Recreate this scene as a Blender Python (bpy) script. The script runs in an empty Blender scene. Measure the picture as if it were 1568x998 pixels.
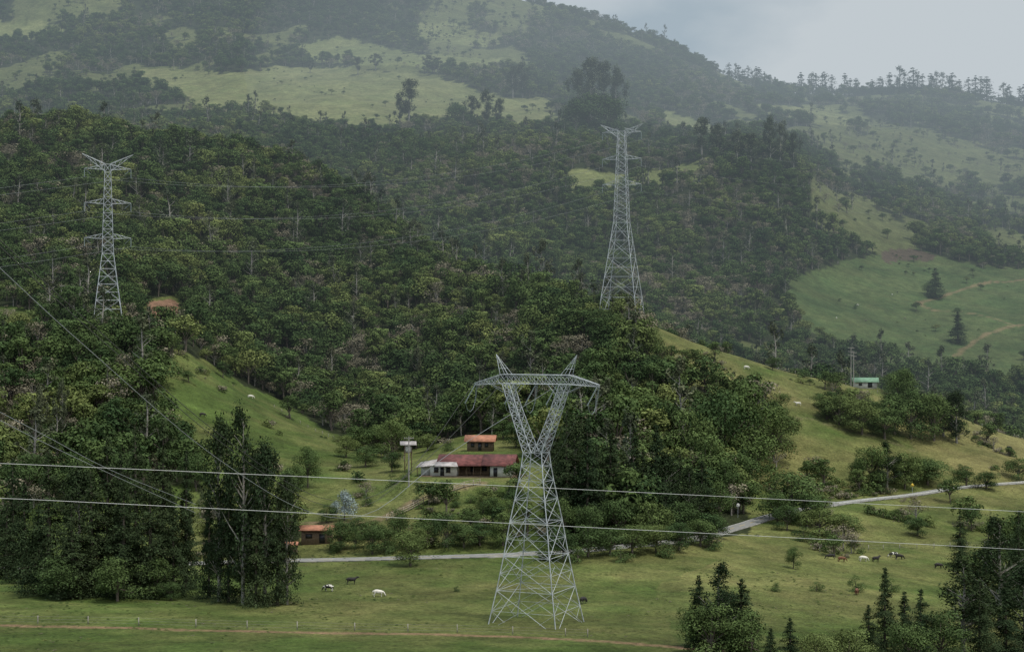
import bpy, math, random
import numpy as np
from mathutils import Vector
random.seed(7); RNG=np.random.default_rng(11)
F=2600.0; UC=784.0; VC=499.0     # survey scale: bearings/elevations from the viewpoint (tan = n/2600)
sc=bpy.context.scene; COL=sc.collection
# ------------------------------------------------------------------ noise
def _h(xi,yi,s):
    h=(xi*374761393+yi*668265263+s*144269504)&0xffffffff
    h=((h^(h>>13))*1274126177)&0xffffffff
    h=h^(h>>16)
    return (h&0xffffff)/float(0xffffff)
def vnoise(x,y,s=0):
    x=np.asarray(x,float); y=np.asarray(y,float)
    xf=np.floor(x); yf=np.floor(y); xi=xf.astype(np.int64); yi=yf.astype(np.int64)
    fx=x-xf; fy=y-yf; fx=fx*fx*(3-2*fx); fy=fy*fy*(3-2*fy)
    a=_h(xi,yi,s); b=_h(xi+1,yi,s); c=_h(xi,yi+1,s); d=_h(xi+1,yi+1,s)
    return (a*(1-fx)+b*fx)*(1-fy)+(c*(1-fx)+d*fx)*fy
def fbm(x,y,s=0,o=4):
    t=0;a=1;n=0
    for i in range(o):
        t=t+a*(vnoise(x,y,s+i*17)*2-1); n+=a; a*=.5; x=x*2.03+3.1; y=y*2.03-1.7
    return t/n
def sst(x,a,b):
    t=np.clip((x-a)/(b-a),0,1); return t*t*(3-2*t)
# ------------------------------------------------------------------ terrain profile table
T=[
(150,[(0,1190),(1568,1190)]),
(225,[(0,985),(400,990),(800,1000),(1100,1010),(1568,1080)]),
(260,[(0,938),(800,952),(1100,960),(1568,1005)]),
(300,[(0,903),(450,902),(800,905),(1100,912),(1300,925),(1568,955)]),
(345,[(0,868),(300,862),(450,856),(800,849),(900,840),(1100,855),(1300,880),(1568,908)]),
(400,[(0,795),(250,795),(450,782),(600,768),(750,748),(900,760),(1100,812),(1200,812),(1300,828),(1568,855)]),
(450,[(0,720),(250,705),(400,715),(550,722),(620,715),(700,695),(850,700),(1000,730),(1150,772),(1300,770),(1568,795)]),
(500,[(0,640),(250,610),(350,640),(450,675),(600,698),(700,680),(850,665),(1000,680),(1200,715),(1400,740),(1568,755)]),
(560,[(0,520),(165,518),(270,535),(330,575),(420,620),(500,660),(620,675),(800,650),(965,560),(1080,590),(1190,625),(1330,650),(1568,705)]),
(620,[(0,480),(165,495),(250,482),(300,520),(420,610),(620,645),(750,600),(850,555),(965,478),(1080,530),(1190,562),(1330,588),(1420,610),(1568,662),(1800,720)]),
(700,[(0,410),(165,440),(270,450),(420,530),(620,545),(750,500),(850,470),(900,480),(965,520),(1080,580),(1190,620),(1330,650),(1568,730)]),
(800,[(0,325),(200,355),(420,430),(560,445),(700,435),(800,450),(900,510),(1000,570),(1200,640),(1400,660),(1568,720)]),
(900,[(0,250),(200,280),(420,330),(560,362),(640,390),(700,440),(800,490),(900,530),(1000,560),(1200,625),(1400,645),(1568,680)]),
(1000,[(0,200),(100,188),(200,215),(350,230),(450,252),(560,315),(640,395),(700,450),(900,515),(1000,540),(1200,600),(1400,620),(1568,650)]),
(1150,[(0,250),(450,310),(560,380),(700,430),(800,460),(900,480),(1000,500),(1200,540),(1300,570),(1568,600)]),
(1400,[(0,235),(300,245),(450,290),(560,325),(700,355),(800,375),(1000,395),(1200,410),(1250,440),(1400,480),(1568,490)]),
(1700,[(0,205),(300,208),(450,218),(560,228),(700,240),(800,235),(900,228),(1000,265),(1100,240),(1200,250),(1300,340),(1400,385),(1568,405)]),
(2000,[(0,185),(200,185),(400,190),(600,200),(700,205),(900,205),(1030,212),(1200,225),(1300,290),(1568,345)]),
(2400,[(0,140),(200,122),(400,112),(600,120),(800,150),(1000,180),(1100,200),(1250,205),(1400,245),(1568,290)]),
(2750,[(0,95),(300,90),(500,90),(800,100),(1000,135),(1200,175),(1400,205),(1568,225)]),
(3100,[(0,40),(400,40),(800,35),(900,60),(1000,90),(1100,130),(1200,155),(1300,165),(1400,165),(1568,185)]),
(3500,[(0,-80),(400,-70),(700,-40),(820,4),(900,24),(1010,62),(1060,84),(1110,116),(1210,142),(1300,148),(1400,144),(1568,160)]),
(4200,[(0,20),(820,80),(1568,220)]),
]
Us=np.concatenate([np.linspace(-2400,-320,50),np.arange(-300,1869,4.0),np.linspace(1890,4000,50)])
Ys=np.concatenate([np.linspace(4,200,40),np.geomspace(202,4300,720)])
ky=np.array([0.0,60]+[t[0] for t in T])
kz=[np.full(len(Us),-2.0),np.full(len(Us),-22.0)]
for y,pr in T:
    pu=[p[0] for p in pr]; pv=[p[1] for p in pr]
    kz.append((VC-np.interp(Us,pu,pv))*y/F)
kz=np.array(kz)
idx=np.clip(np.searchsorted(ky,Ys)-1,0,len(ky)-2)
t=np.clip((Ys-ky[idx])/(ky[idx+1]-ky[idx]),0,1)[:,None]
Z=kz[idx]*(1-t)+kz[idx+1]*t
def smooth(A,ax,w,n=2):
    for _ in range(n):
        P=np.pad(A,[(w,w) if i==ax else (0,0) for i in range(2)],mode='edge')
        c=np.cumsum(P,axis=ax); c=np.concatenate([np.zeros_like(np.take(c,[0],ax)),c],axis=ax)
        L=A.shape[ax]
        A=(np.take(c,range(2*w+1,2*w+1+L),ax)-np.take(c,range(0,L),ax))/(2*w+1)
    return A
Z=smooth(Z,1,7,2); Z[45:]=smooth(Z,0,5,2)[45:]
UU,YY=np.meshgrid(Us,Ys); XX=(UU-UC)/F*YY
Z+=fbm(XX/12,YY/12,3)*0.3*sst(YY,200,260)
Z+=fbm(XX/45,YY/60,5)*3.2*sst(YY,385,560)
Z+=fbm(XX/150,YY/190,6)*12*sst(YY,1050,1500)
Z+=fbm(XX/320,YY/420,9)*24*sst(YY,1900,2500)*(1-0.6*sst(YY,3200,3500))
def col_z(u):
    i=int(np.clip(np.searchsorted(Us,u)-1,0,len(Us)-2)); a=(u-Us[i])/(Us[i+1]-Us[i])
    return Z[:,i]*(1-a)+Z[:,i+1]*a
def ground(x,y):
    return float(np.interp(y,Ys,col_z(x/y*F+UC)))
def locate(u,v,ymin=205,ymax=4200):
    """ground point seen from the survey station on this bearing/elevation"""
    z=col_z(u); s=(VC-v)/F
    d=z-s*Ys
    ok=np.where((Ys>=ymin)&(Ys<=ymax)&(d>=0))[0]
    if len(ok)==0:
        m=np.where((Ys>=ymin)&(Ys<=ymax))[0]; i=m[np.argmax(d[m]/Ys[m])]; y=Ys[i]
    else:
        i=ok[0]; y=Ys[i]
        if i>0 and d[i-1]<0: y=Ys[i-1]+(Ys[i]-Ys[i-1])*(-d[i-1])/(d[i]-d[i-1])
    x=(u-UC)/F*y
    return Vector((x,y,ground(x,y)))
def P(u,v,y): return Vector(((u-UC)/F*y,y,(VC-v)/F*y))
def resample(pts,step):
    out=[pts[0]]; Q=[pts[0]]+list(pts)+[pts[-1]]; fine=[]
    for i in range(1,len(Q)-2):
        for k in range(24):
            t=k/24; a,b,c,d=Q[i-1],Q[i],Q[i+1],Q[i+2]
            fine.append(0.5*((2*b)+(c-a)*t+(2*a-5*b+4*c-d)*t*t+(3*b-a-3*c+d)*t**3))
    fine.append(pts[-1]); acc=0
    for i in range(1,len(fine)):
        acc+=(fine[i]-fine[i-1]).length
        if acc>=step: out.append(fine[i]); acc=0
    out.append(pts[-1]); return out
# ------------------------------------------------------------------ road line + house pads carved into the ground
def road_line(uvs,ymin,ymax,step=3):
    pts=resample([locate(u,v,ymin,ymax) for u,v in uvs],step)
    zz=np.array([ground(p.x,p.y) for p in pts])
    for _ in range(12): zz[1:-1]=(zz[:-2]+zz[1:-1]*2+zz[2:])/4
    return [Vector((p.x,p.y,z)) for p,z in zip(pts,zz)]
RA=road_line([(-250,872),(0,870),(150,866),(300,862),(450,857),(640,853),(800,848),(900,840),(1000,832),(1060,824),(1110,812),(1150,800),(1185,789),(1225,780),(1270,772),(1360,761),(1450,749),(1520,742),(1600,736),(1700,728)],300,540)
def carve(pts,half,soft,drop):
    P3=np.array([[p.x,p.y,p.z] for p in pts])
    m=np.where((YY>P3[:,1].min()-40)&(YY<P3[:,1].max()+40)&(XX>P3[:,0].min()-40)&(XX<P3[:,0].max()+40))
    gx=XX[m];gy=YY[m];best=np.full(len(gx),1e9);bz=np.zeros(len(gx))
    for p in P3:
        d=(gx-p[0])**2+(gy-p[1])**2; k=d<best; best[k]=d[k]; bz[k]=p[2]
    best=np.sqrt(best); w=1-sst(best,half,half+soft)
    Z[m]=Z[m]*(1-w)+(bz-drop)*w
carve(RA,4.5,7,0.12)
HP=locate(722,728,380,470); HP2=locate(736,690,405,500)
carve([HP],13,10,0.0)
HP2.z=ground(HP2.x,HP2.y); carve([HP2],5,4,0)
GH=locate(1325,580,560,640); carve([GH],5,4,0)
OH=locate(485,832,340,420)
# what the valley side cannot see (backs of the ridges) carries no trees
ANG=np.maximum.accumulate(np.where(YY<205,-9,Z/YY),axis=0)
seen=((Z+24)/YY)>ANG-0.004
# ------------------------------------------------------------------ land cover
VV=VC-F*Z/YY
ju=UU+fbm(XX/9,YY/9,21)*7+fbm(XX/(YY*.02),YY/(YY*.02),22)*9; jv=VV+fbm(XX/9,YY/9,23)*5+fbm(XX/(YY*.02),YY/(YY*.02),24)*4
def inpoly(poly,x,y):
    r=np.zeros(x.shape,bool); n=len(poly)
    for i in range(n):
        x1,y1=poly[i];x2,y2=poly[(i+1)%n]
        if y1==y2: continue
        r^=((y1>y)!=(y2>y))&(x<(x2-x1)*(y-y1)/(y2-y1)+x1)
    return r
def poly(pl,y0,y1): return inpoly(pl,ju,jv)&(YY>y0)&(YY<y1)
grass=YY<350
g_green=np.array([0.068,0.102,0.025]); g_dry=np.array([0.19,0.175,0.068]); g_far=np.array([0.056,0.088,0.029]); g_olive=np.array([0.092,0.108,0.040])
dry=np.clip(0.2+0.45*fbm(XX/25,YY/25,31)+0.3*fbm(XX/6,YY/6,33),0,1)
def addg(pl,y0,y1,d=None):
    global grass,dry
    m=poly(pl,y0,y1); grass=grass|m
    if d is not None: dry=np.where(m,np.clip(d+0.6*fbm(XX/30,YY/30,35)+.35*fbm(XX/7,YY/7,36),0,1),dry)
    return m
addg([(248,640),(245,590),(268,530),(300,545),(380,588),(440,622),(500,662),(580,687),(620,740),(600,800),(480,805),(330,790),(290,700)],380,620,.22)
addg([(600,690),(640,662),(810,665),(850,760),(880,850),(430,860),(470,790),(520,740)],345,520,.25)
addg([(60,690),(130,672),(200,665),(230,700),(80,712)],380,560,.35)
addg([(60,770),(300,740),(330,860),(0,870),(0,800)],345,450,.2)
addg([(-300,460),(20,465),(70,490),(40,510),(-300,515)],480,640,.3)
addg([(955,470),(1000,470),(1080,515),(1190,545),(1330,575),(1450,600),(1700,640),(1900,760),(1900,1100),(940,1000),(950,860),(1150,812),(1140,740),(1170,690),(1190,640),(1130,600),(1010,585)],345,660,.45)
addg([(1330,610),(1450,620),(1700,650),(1700,740),(1480,725),(1400,690)],480,660,.9)
addg([(1000,500),(1080,530),(1180,560),(1230,600),(1200,630),(1100,590),(1010,560)],500,660,.6)
addg([(1230,800),(1700,740),(1900,1100),(1100,1100),(1000,900)],200,480,.35)
fr=addg([(1205,430),(1300,400),(1400,380),(1500,405),(1700,420),(1700,620),(1480,585),(1450,600),(1400,570),(1290,540),(1220,490)],1080,1750,.25)
fr2=addg([(870,258),(960,266),(1060,252),(1095,238),(1075,275),(960,290),(878,300)],1080,2050,.2)
addg([(1090,520),(1200,525),(1230,545),(1140,560)],700,1400,.2)
um=addg([(330,175),(210,125),(215,105),(350,112),(470,100),(620,112),(700,125),(770,150),(860,152),(835,188),(790,205),(700,180),(640,190),(570,205),(440,186),(380,172)],1900,2900,.5)
um|=addg([(440,68),(520,56),(620,80),(770,92),(750,112),(600,100),(480,94)],2300,3600,.15)
um|=addg([(610,35),(700,36),(775,58),(760,72),(640,62)],2300,3600,.3)
um|=addg([(0,32),(60,35),(110,45),(60,60),(-100,60)],2300,3600,.3)
um|=addg([(1020,170),(1080,190),(1140,215),(1080,220),(1020,200)],1900,3300,.4)
um|=addg([(1150,158),(1270,165),(1330,195),(1270,195),(1170,175)],2400,3600,.4)
farmix=(YY>2020)&(fbm(XX/110,YY/230,41,5)>0.09+0.16*((UU<950)&(VV>110)))
rmix=(YY>1500)&(UU>1240)&(fbm(XX/60,YY/110,43,5)>0.08)
grass=grass|farmix|rmix
soilm=poly([(226,464),(262,459),(276,474),(268,489),(240,484),(228,494)],540,760)
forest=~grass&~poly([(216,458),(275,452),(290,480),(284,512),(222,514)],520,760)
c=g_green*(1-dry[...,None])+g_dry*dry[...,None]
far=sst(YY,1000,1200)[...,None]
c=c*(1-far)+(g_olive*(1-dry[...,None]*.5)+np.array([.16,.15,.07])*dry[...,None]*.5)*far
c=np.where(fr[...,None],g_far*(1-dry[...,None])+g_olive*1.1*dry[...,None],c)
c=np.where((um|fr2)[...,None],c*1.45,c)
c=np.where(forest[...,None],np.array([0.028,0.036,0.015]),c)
c=c*(1+0.30*fbm(XX/14,YY/14,51)+0.2*fbm(XX/70,YY/70,52)+.2*fbm(XX/3,YY/3,53)*(YY<700))[...,None]
c=np.where(soilm[...,None],np.array([0.21,0.125,0.08])*(1+.6*fbm(XX/4,YY/4,58))[...,None],c)
c=np.where(poly([(1345,388),(1380,378),(1430,388),(1415,398),(1350,402)],1100,1900)[...,None],np.array([0.085,0.065,0.045]),c)
grass=grass&~soilm
def paint_line(uvs,y0,y1,w,colr,strength=.85,clear=True):
    pts=resample([locate(u,v,y0,y1) for u,v in uvs],w*1.2)
    P3=np.array([[p.x,p.y] for p in pts])
    m=np.where((YY>P3[:,1].min()-30)&(YY<P3[:,1].max()+30)&(XX>P3[:,0].min()-30)&(XX<P3[:,0].max()+30))
    gx=XX[m]+fbm(XX[m]/3,YY[m]/3,61)*w*.5;gy=YY[m]+fbm(XX[m]/3,YY[m]/3,62)*w*.5;best=np.full(len(gx),1e9)
    for p in P3: best=np.minimum(best,(gx-p[0])**2+(gy-p[1])**2)
    k=(1-sst(np.sqrt(best),w*.7,w*1.4))*strength*(.7+.6*vnoise(gx/4,gy/4,63))
    k=np.clip(k,0,1); c[m]=c[m]*(1-k[:,None])+np.array(colr)*k[:,None]
    f=forest[m]; f[np.sqrt(best)<w*2.5]=False; forest[m]=f
SOIL=(0.25,0.165,0.10)
paint_line([(-200,955),(0,957),(160,960),(400,966),(620,970),(800,975),(950,983),(1100,996),(1200,1010)],205,300,1.1,SOIL,.95)
paint_line([(1405,465),(1440,455),(1500,435),(1568,428),(1640,420)],1080,1700,2.4,SOIL,.5)
paint_line([(1460,548),(1490,525),(1530,505),(1600,490)],1080,1700,2.4,SOIL,.5)
paint_line([(1405,462),(1430,475),(1490,480),(1560,500)],1080,1700,2.0,SOIL,.45)
paint_line([(470,800),(560,800),(590,790),(640,765),(690,750),(740,740)],345,470,1.4,(0.2,0.15,0.09),.75)
paint_line([(660,728),(720,731),(800,728)],380,460,2.5,(0.2,0.16,0.1),.6)
paint_line([(1150,700),(1190,660),(1230,640),(1300,660),(1400,690)],480,640,1.0,(0.18,0.15,0.09),.4)
RP=np.array([[p.x,p.y] for p in RA])
m=np.where((YY>300)&(YY<580)); best=np.full(len(XX[m]),1e9)
for p in RP: best=np.minimum(best,(XX[m]-p[0])**2+(YY[m]-p[1])**2)
f=forest[m]; f[best<7.5**2]=False; f[((XX[m]-HP.x)**2+(YY[m]-HP.y)**2)<20**2]=False; forest[m]=f
# ------------------------------------------------------------------ materials
def newmat(name):
    m=bpy.data.materials.new(name); m.use_nodes=True; nt=m.node_tree; nt.nodes.clear()
    return m,nt,nt.nodes.new('ShaderNodeOutputMaterial')
def N(nt,t,**k):
    n=nt.nodes.new(t)
    for a,b in k.items(): setattr(n,a,b)
    return n
def simple(name,colr,rough=.7,metal=0,nscale=3.0,var=.25,bump=0.0,coord='Object'):
    m,nt,o=newmat(name)
    b=N(nt,'ShaderNodeBsdfPrincipled'); b.inputs['Roughness'].default_value=rough; b.inputs['Metallic'].default_value=metal
    b.inputs['Specular IOR Level'].default_value=.3
    tc=N(nt,'ShaderNodeTexCoord'); no=N(nt,'ShaderNodeTexNoise'); no.inputs['Scale'].default_value=nscale; no.inputs['Detail'].default_value=6
    nt.links.new(tc.outputs[coord],no.inputs['Vector'])
    mr=N(nt,'ShaderNodeMapRange'); mr.inputs['From Min'].default_value=.3; mr.inputs['From Max'].default_value=.7
    mr.inputs['To Min'].default_value=1-var; mr.inputs['To Max'].default_value=1+var
    nt.links.new(no.outputs['Fac'],mr.inputs['Value'])
    vm=N(nt,'ShaderNodeVectorMath',operation='SCALE'); vm.inputs[0].default_value=colr[:3]
    nt.links.new(mr.outputs['Result'],vm.inputs['Scale']); nt.links.new(vm.outputs['Vector'],b.inputs['Base Color'])
    if bump>0:
        bp=N(nt,'ShaderNodeBump'); bp.inputs['Strength'].default_value=bump; nt.links.new(no.outputs['Fac'],bp.inputs['Height']); nt.links.new(bp.outputs['Normal'],b.inputs['Normal'])
    nt.links.new(b.outputs['BSDF'],o.inputs['Surface']); return m
def foliage(name,ca,cb,cc):
    m,nt,o=newmat(name)
    oi=N(nt,'ShaderNodeObjectInfo'); at=N(nt,'ShaderNodeAttribute',attribute_type='INSTANCER',attribute_name='tint'); sh=N(nt,'ShaderNodeAttribute',attribute_name='shade')
    ad=N(nt,'ShaderNodeMath',operation='MULTIPLY_ADD'); nt.links.new(oi.outputs['Random'],ad.inputs[0]); ad.inputs[1].default_value=.5; nt.links.new(at.outputs['Fac'],ad.inputs[2])
    cr=N(nt,'ShaderNodeValToRGB'); e=cr.color_ramp.elements; e[0].position=0; e[0].color=(*ca,1); e[1].position=.5; e[1].color=(*cb,1); x=e.new(1.0); x.color=(*cc,1)
    nt.links.new(ad.outputs[0],cr.inputs['Fac'])
    vm=N(nt,'ShaderNodeVectorMath',operation='SCALE'); nt.links.new(cr.outputs['Color'],vm.inputs[0]); nt.links.new(sh.outputs['Fac'],vm.inputs['Scale'])
    d=N(nt,'ShaderNodeBsdfDiffuse')
    nt.links.new(vm.outputs['Vector'],d.inputs['Color']); nt.links.new(d.outputs[0],o.inputs['Surface']); return m
M_leaf=foliage('foliage_broadleaf',(.036,.062,.026),(.074,.108,.038),(.150,.175,.060))
M_con=foliage('foliage_conifer',(.023,.038,.019),(.036,.052,.024),(.055,.072,.030))
M_euc=foliage('foliage_eucalyptus',(.052,.068,.042),(.078,.090,.052),(.11,.12,.07))
M_brown=foliage('foliage_dry',(.105,.100,.070),(.15,.135,.095),(.20,.18,.13))
M_blue=foliage('foliage_blue',(.20,.25,.25),(.22,.27,.27),(.25,.3,.3))
M_bark=simple('bark',(.12,.10,.08),.9,0,2,.4)
M_barkl=simple('bark_pale',(.28,.26,.23),.9,0,2,.4)
M_steel=simple('galvanised_steel',(.44,.47,.49),.5,.2,1.5,.3)
M_wire=simple('conductor_bright',(.62,.63,.62),.4,.2,1,.05); M_wired=simple('conductor_dark',(.05,.05,.05),.6,0,1,.05); M_wiref=simple('conductor_weathered',(.25,.27,.28),.6,.1,1,.05)
M_ins=simple('insulator_glass',(.2,.24,.24),.25,0,1,.1)
M_asph=simple('asphalt',(.20,.20,.19),.9,0,.5,.2)
M_conc=simple('concrete',(.27,.26,.24),.9,0,.8,.25,.2)
M_white=simple('white_plaster',(.64,.63,.59),.8,0,1.2,.15); M_wpaint=simple('road_paint_white',(.6,.6,.58),.7); M_ypaint=simple('road_paint_yellow',(.6,.42,.06),.7)
M_wood=simple('weathered_wood',(.17,.12,.08),.9,0,3,.3); M_fence=simple('fence_wood',(.30,.26,.20),.9,0,3,.3); M_dark=simple('dark_glass',(.03,.03,.035),.2)
def roofmat(name,colr,var=.25):
    m=simple(name,colr,.65,0,.9,var); nt=m.node_tree; b=[n for n in nt.nodes if n.type=='BSDF_PRINCIPLED'][0]
    tc=[n for n in nt.nodes if n.type=='TEX_COORD'][0]
    w=N(nt,'ShaderNodeTexWave'); w.inputs['Scale'].default_value=2.2; w.inputs['Distortion'].default_value=0
    nt.links.new(tc.outputs['Object'],w.inputs['Vector']); bp=N(nt,'ShaderNodeBump'); bp.inputs['Strength'].default_value=.6; bp.inputs['Distance'].default_value=.08
    nt.links.new(w.outputs['Fac'],bp.inputs['Height']); nt.links.new(bp.outputs['Normal'],b.inputs['Normal']); return m
M_rred=roofmat('roof_red_tin',(.15,.05,.045),.5); M_rorg=roofmat('roof_orange_tile',(.40,.18,.11),.35); M_rgrey=roofmat('roof_grey_sheet',(.40,.37,.36),.4); M_rgreen=roofmat('roof_green_sheet',(.18,.32,.21))
m,nt,o=newmat('ground_grass_soil'); M_ground=m
b=N(nt,'ShaderNodeBsdfPrincipled'); b.inputs['Roughness'].default_value=.95; b.inputs['Specular IOR Level'].default_value=.1
at=N(nt,'ShaderNodeAttribute',attribute_name='cover'); tc=N(nt,'ShaderNodeNewGeometry')
prev=at.outputs['Color']; bumpsrc=[]
for s,dt,lo,hi in ((1.3,6,.55,1.45),(.15,5,.7,1.3),(.02,4,.85,1.15)):
    no=N(nt,'ShaderNodeTexNoise'); no.inputs['Scale'].default_value=s; no.inputs['Detail'].default_value=dt; no.inputs['Roughness'].default_value=.7
    nt.links.new(tc.outputs['Position'],no.inputs['Vector'])
    mr=N(nt,'ShaderNodeMapRange'); mr.inputs['From Min'].default_value=.3; mr.inputs['From Max'].default_value=.7; mr.inputs['To Min'].default_value=lo; mr.inputs['To Max'].default_value=hi
    nt.links.new(no.outputs['Fac'],mr.inputs['Value']); vm=N(nt,'ShaderNodeVectorMath',operation='SCALE'); nt.links.new(prev,vm.inputs[0]); nt.links.new(mr.outputs['Result'],vm.inputs['Scale']); prev=vm.outputs['Vector']; bumpsrc.append(no)
nt.links.new(prev,b.inputs['Base Color'])
bp=N(nt,'ShaderNodeBump'); bp.inputs['Strength'].default_value=.9; bp.inputs['Distance'].default_value=.6; nt.links.new(bumpsrc[0].outputs['Fac'],bp.inputs['Height'])
bp2=N(nt,'ShaderNodeBump'); bp2.inputs['Strength'].default_value=.7; bp2.inputs['Distance'].default_value=4; nt.links.new(bumpsrc[1].outputs['Fac'],bp2.inputs['Height']); nt.links.new(bp.outputs['Normal'],bp2.inputs['Normal']); nt.links.new(bp2.outputs['Normal'],b.inputs['Normal'])
nt.links.new(b.outputs['BSDF'],o.inputs['Surface'])
# ------------------------------------------------------------------ mesh helpers
def quadmesh(name,V,Q,mats,mi=None,shade=None,smooth_=False):
    V=np.asarray(V,np.float32);Q=np.asarray(Q,np.int32)
    me=bpy.data.meshes.new(name); me.vertices.add(len(V)); me.vertices.foreach_set('co',V.ravel())
    me.loops.add(Q.size); me.loops.foreach_set('vertex_index',Q.ravel())
    me.polygons.add(len(Q)); me.polygons.foreach_set('loop_start',np.arange(0,Q.size,4,dtype=np.int32))
    if mi is not None: me.polygons.foreach_set('material_index',np.asarray(mi,np.int32))
    for mm in mats: me.materials.append(mm)
    if shade is not None:
        a=me.attributes.new('shade','FLOAT','POINT'); a.data.foreach_set('value',np.asarray(shade,np.float32))
    if smooth_: me.polygons.foreach_set('use_smooth',np.ones(len(Q),bool))
    me.update(calc_edges=True); return me
class MB:
    def __init__(s): s.v=[];s.q=[];s.m=[]
    def box(s,c,d,mi=0,rz=0.0):
        ca,sa=math.cos(rz),math.sin(rz);n=len(s.v)
        for dz in(-1,1):
            for dx,dy in((-1,-1),(1,-1),(1,1),(-1,1)):
                x=dx*d[0]/2;y=dy*d[1]/2; s.v.append((c[0]+x*ca-y*sa,c[1]+x*sa+y*ca,c[2]+dz*d[2]/2))
        for f in((3,2,1,0),(4,5,6,7),(0,1,5,4),(1,2,6,5),(2,3,7,6),(3,0,4,7)): s.q.append([n+i for i in f]); s.m.append(mi)
    def quad(s,a,b,c,d,mi=0):
        n=len(s.v); s.v+= [tuple(a),tuple(b),tuple(c),tuple(d)]; s.q.append([n,n+1,n+2,n+3]); s.m.append(mi)
    def slab(s,a,b,c,d,th,mi=0):
        a,b,c,d=map(Vector,(a,b,c,d)); nn=(b-a).cross(d-a).normalized()*th
        n=len(s.v); s.v+=[tuple(p) for p in(a,b,c,d,a-nn,b-nn,c-nn,d-nn)]
        for f in((0,1,2,3),(7,6,5,4),(0,4,5,1),(1,5,6,2),(2,6,7,3),(3,7,4,0)): s.q.append([n+i for i in f]); s.m.append(mi)
    def tube(s,pts,rs,k=5,mi=0):
        n0=len(s.v); pts=[Vector(p) for p in pts]
        for i,p in enumerate(pts):
            d=(pts[min(i+1,len(pts)-1)]-pts[max(i-1,0)]).normalized(); up=Vector((0,0,1)) if abs(d.z)<.9 else Vector((1,0,0))
            a=d.cross(up).normalized(); bb=d.cross(a)
            r=rs[i] if hasattr(rs,'__len__') else rs
            for j in range(k):
                t=2*math.pi*(j+.5)/k; s.v.append(tuple(p+a*math.cos(t)*r+bb*math.sin(t)*r))
        for i in range(len(pts)-1):
            for j in range(k):
                a=n0+i*k+j;b=n0+i*k+(j+1)%k; s.q.append([a,b,b+k,a+k]); s.m.append(mi)
    def beam(s,a,b,w,mi=0): s.tube([a,b],w/2*1.2,4,mi)
    def mesh(s,name,mats,sh=None): return quadmesh(name,s.v,s.q,mats,s.m,sh)
def obj(name,me,loc=(0,0,0),rot=0,scale=(1,1,1),parent=None,col=COL):
    ob=bpy.data.objects.new(name,me); ob.location=loc; ob.rotation_euler=(0,0,rot); ob.scale=scale
    if parent: ob.parent=parent
    if col: col.objects.link(ob)
    return ob
ny,nu=Z.shape
I=np.arange(ny*nu).reshape(ny,nu)
Q=np.stack([I[:-1,:-1],I[:-1,1:],I[1:,1:],I[1:,:-1]],-1).reshape(-1,4)
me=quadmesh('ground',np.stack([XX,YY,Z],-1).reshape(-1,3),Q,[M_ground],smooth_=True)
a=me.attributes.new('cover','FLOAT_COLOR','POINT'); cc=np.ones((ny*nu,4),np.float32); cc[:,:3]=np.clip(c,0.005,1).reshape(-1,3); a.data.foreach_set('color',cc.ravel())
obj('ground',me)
# ------------------------------------------------------------------ trees
def leafquads(C,Nn,size,rng,jit=.45,asp=.75):
    n=len(C); Nn=Nn+rng.normal(0,jit,(n,3)); Nn/=np.linalg.norm(Nn,axis=1)[:,None]+1e-9
    R=rng.normal(0,1,(n,3)); T_=np.cross(Nn,R); T_/=np.linalg.norm(T_,axis=1)[:,None]+1e-9; B=np.cross(Nn,T_)
    s=size*rng.uniform(.5,1.3,(n,1)); k=lambda: rng.uniform(.5,1.15,(n,1))
    V=np.stack([C+T_*s*k()*.5,C+B*s*k()*.5*asp,C-T_*s*k()*.5,C-B*s*k()*.5*asp],1).reshape(-1,3)
    return V,np.arange(4*n).reshape(n,4)
def assemble(name,wood,woodmat,LV,LQ,Lsh,leafmat):
    nw=len(wood.v)
    V=np.concatenate([np.array(wood.v,float).reshape(-1,3),LV]); Q=np.concatenate([np.array(wood.q,int).reshape(-1,4),LQ+nw])
    mi=np.concatenate([np.zeros(len(wood.q),int),np.ones(len(LQ),int)])
    sh=np.concatenate([np.ones(nw),Lsh]); return quadmesh(name,V,Q,[woodmat,leafmat],mi,sh)
def broad(name,seed,H=10,R=4.3,n=1500,size=.6,mat=None,nl=9,low=.35,bark=None):
    rng=np.random.default_rng(seed); W=MB()
    L=[]
    for i in range(nl):
        a=rng.uniform(0,6.28); rr=R*.68*math.sqrt(rng.uniform(0,1)); z=H*rng.uniform(low+.12,.86)-rr*.25
        L.append((rr*math.cos(a),rr*math.sin(a),z,R*rng.uniform(.30,.52)))
    L.append((0,0,H*.8,R*.40))
    W.tube([(0,0,-1.5),(.1,0,H*.2),(.0,.1,H*.55)],[H*.028,H*.022,H*.012],6)
    for l in L: W.tube([(0,0,H*.28),(l[0]*.5,l[1]*.5,(H*.3+l[2])/2),(l[0],l[1],l[2])],[H*.012,H*.008,.03],4)
    w=np.array([l[3]**2 for l in L]); w/=w.sum(); k=rng.choice(len(L),n,p=w); A=np.array(L)
    d=rng.normal(0,1,(n,3)); d/=np.linalg.norm(d,axis=1)[:,None]; d[:,2]=np.where((d[:,2]<-.35)&(rng.uniform(0,1,n)<.6),-d[:,2],d[:,2])
    r=A[k,3]*(1-.5*rng.uniform(0,1,n)**2.2)*(1+.22*np.sin(d[:,0]*7+k)*np.cos(d[:,1]*6))
    C=A[k,:3]+d*r[:,None]*np.array([1,1,.82])
    sh=np.repeat(rng.uniform(.65,1.4,n)*np.repeat(rng.uniform(.75,1.3,len(L)),1)[k],4)
    V,Qd=leafquads(C,d*1.3+np.array([0,0,.35]),size,rng)
    return assemble(name,W,bark or M_bark,V,Qd,sh,mat or M_leaf)
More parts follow.
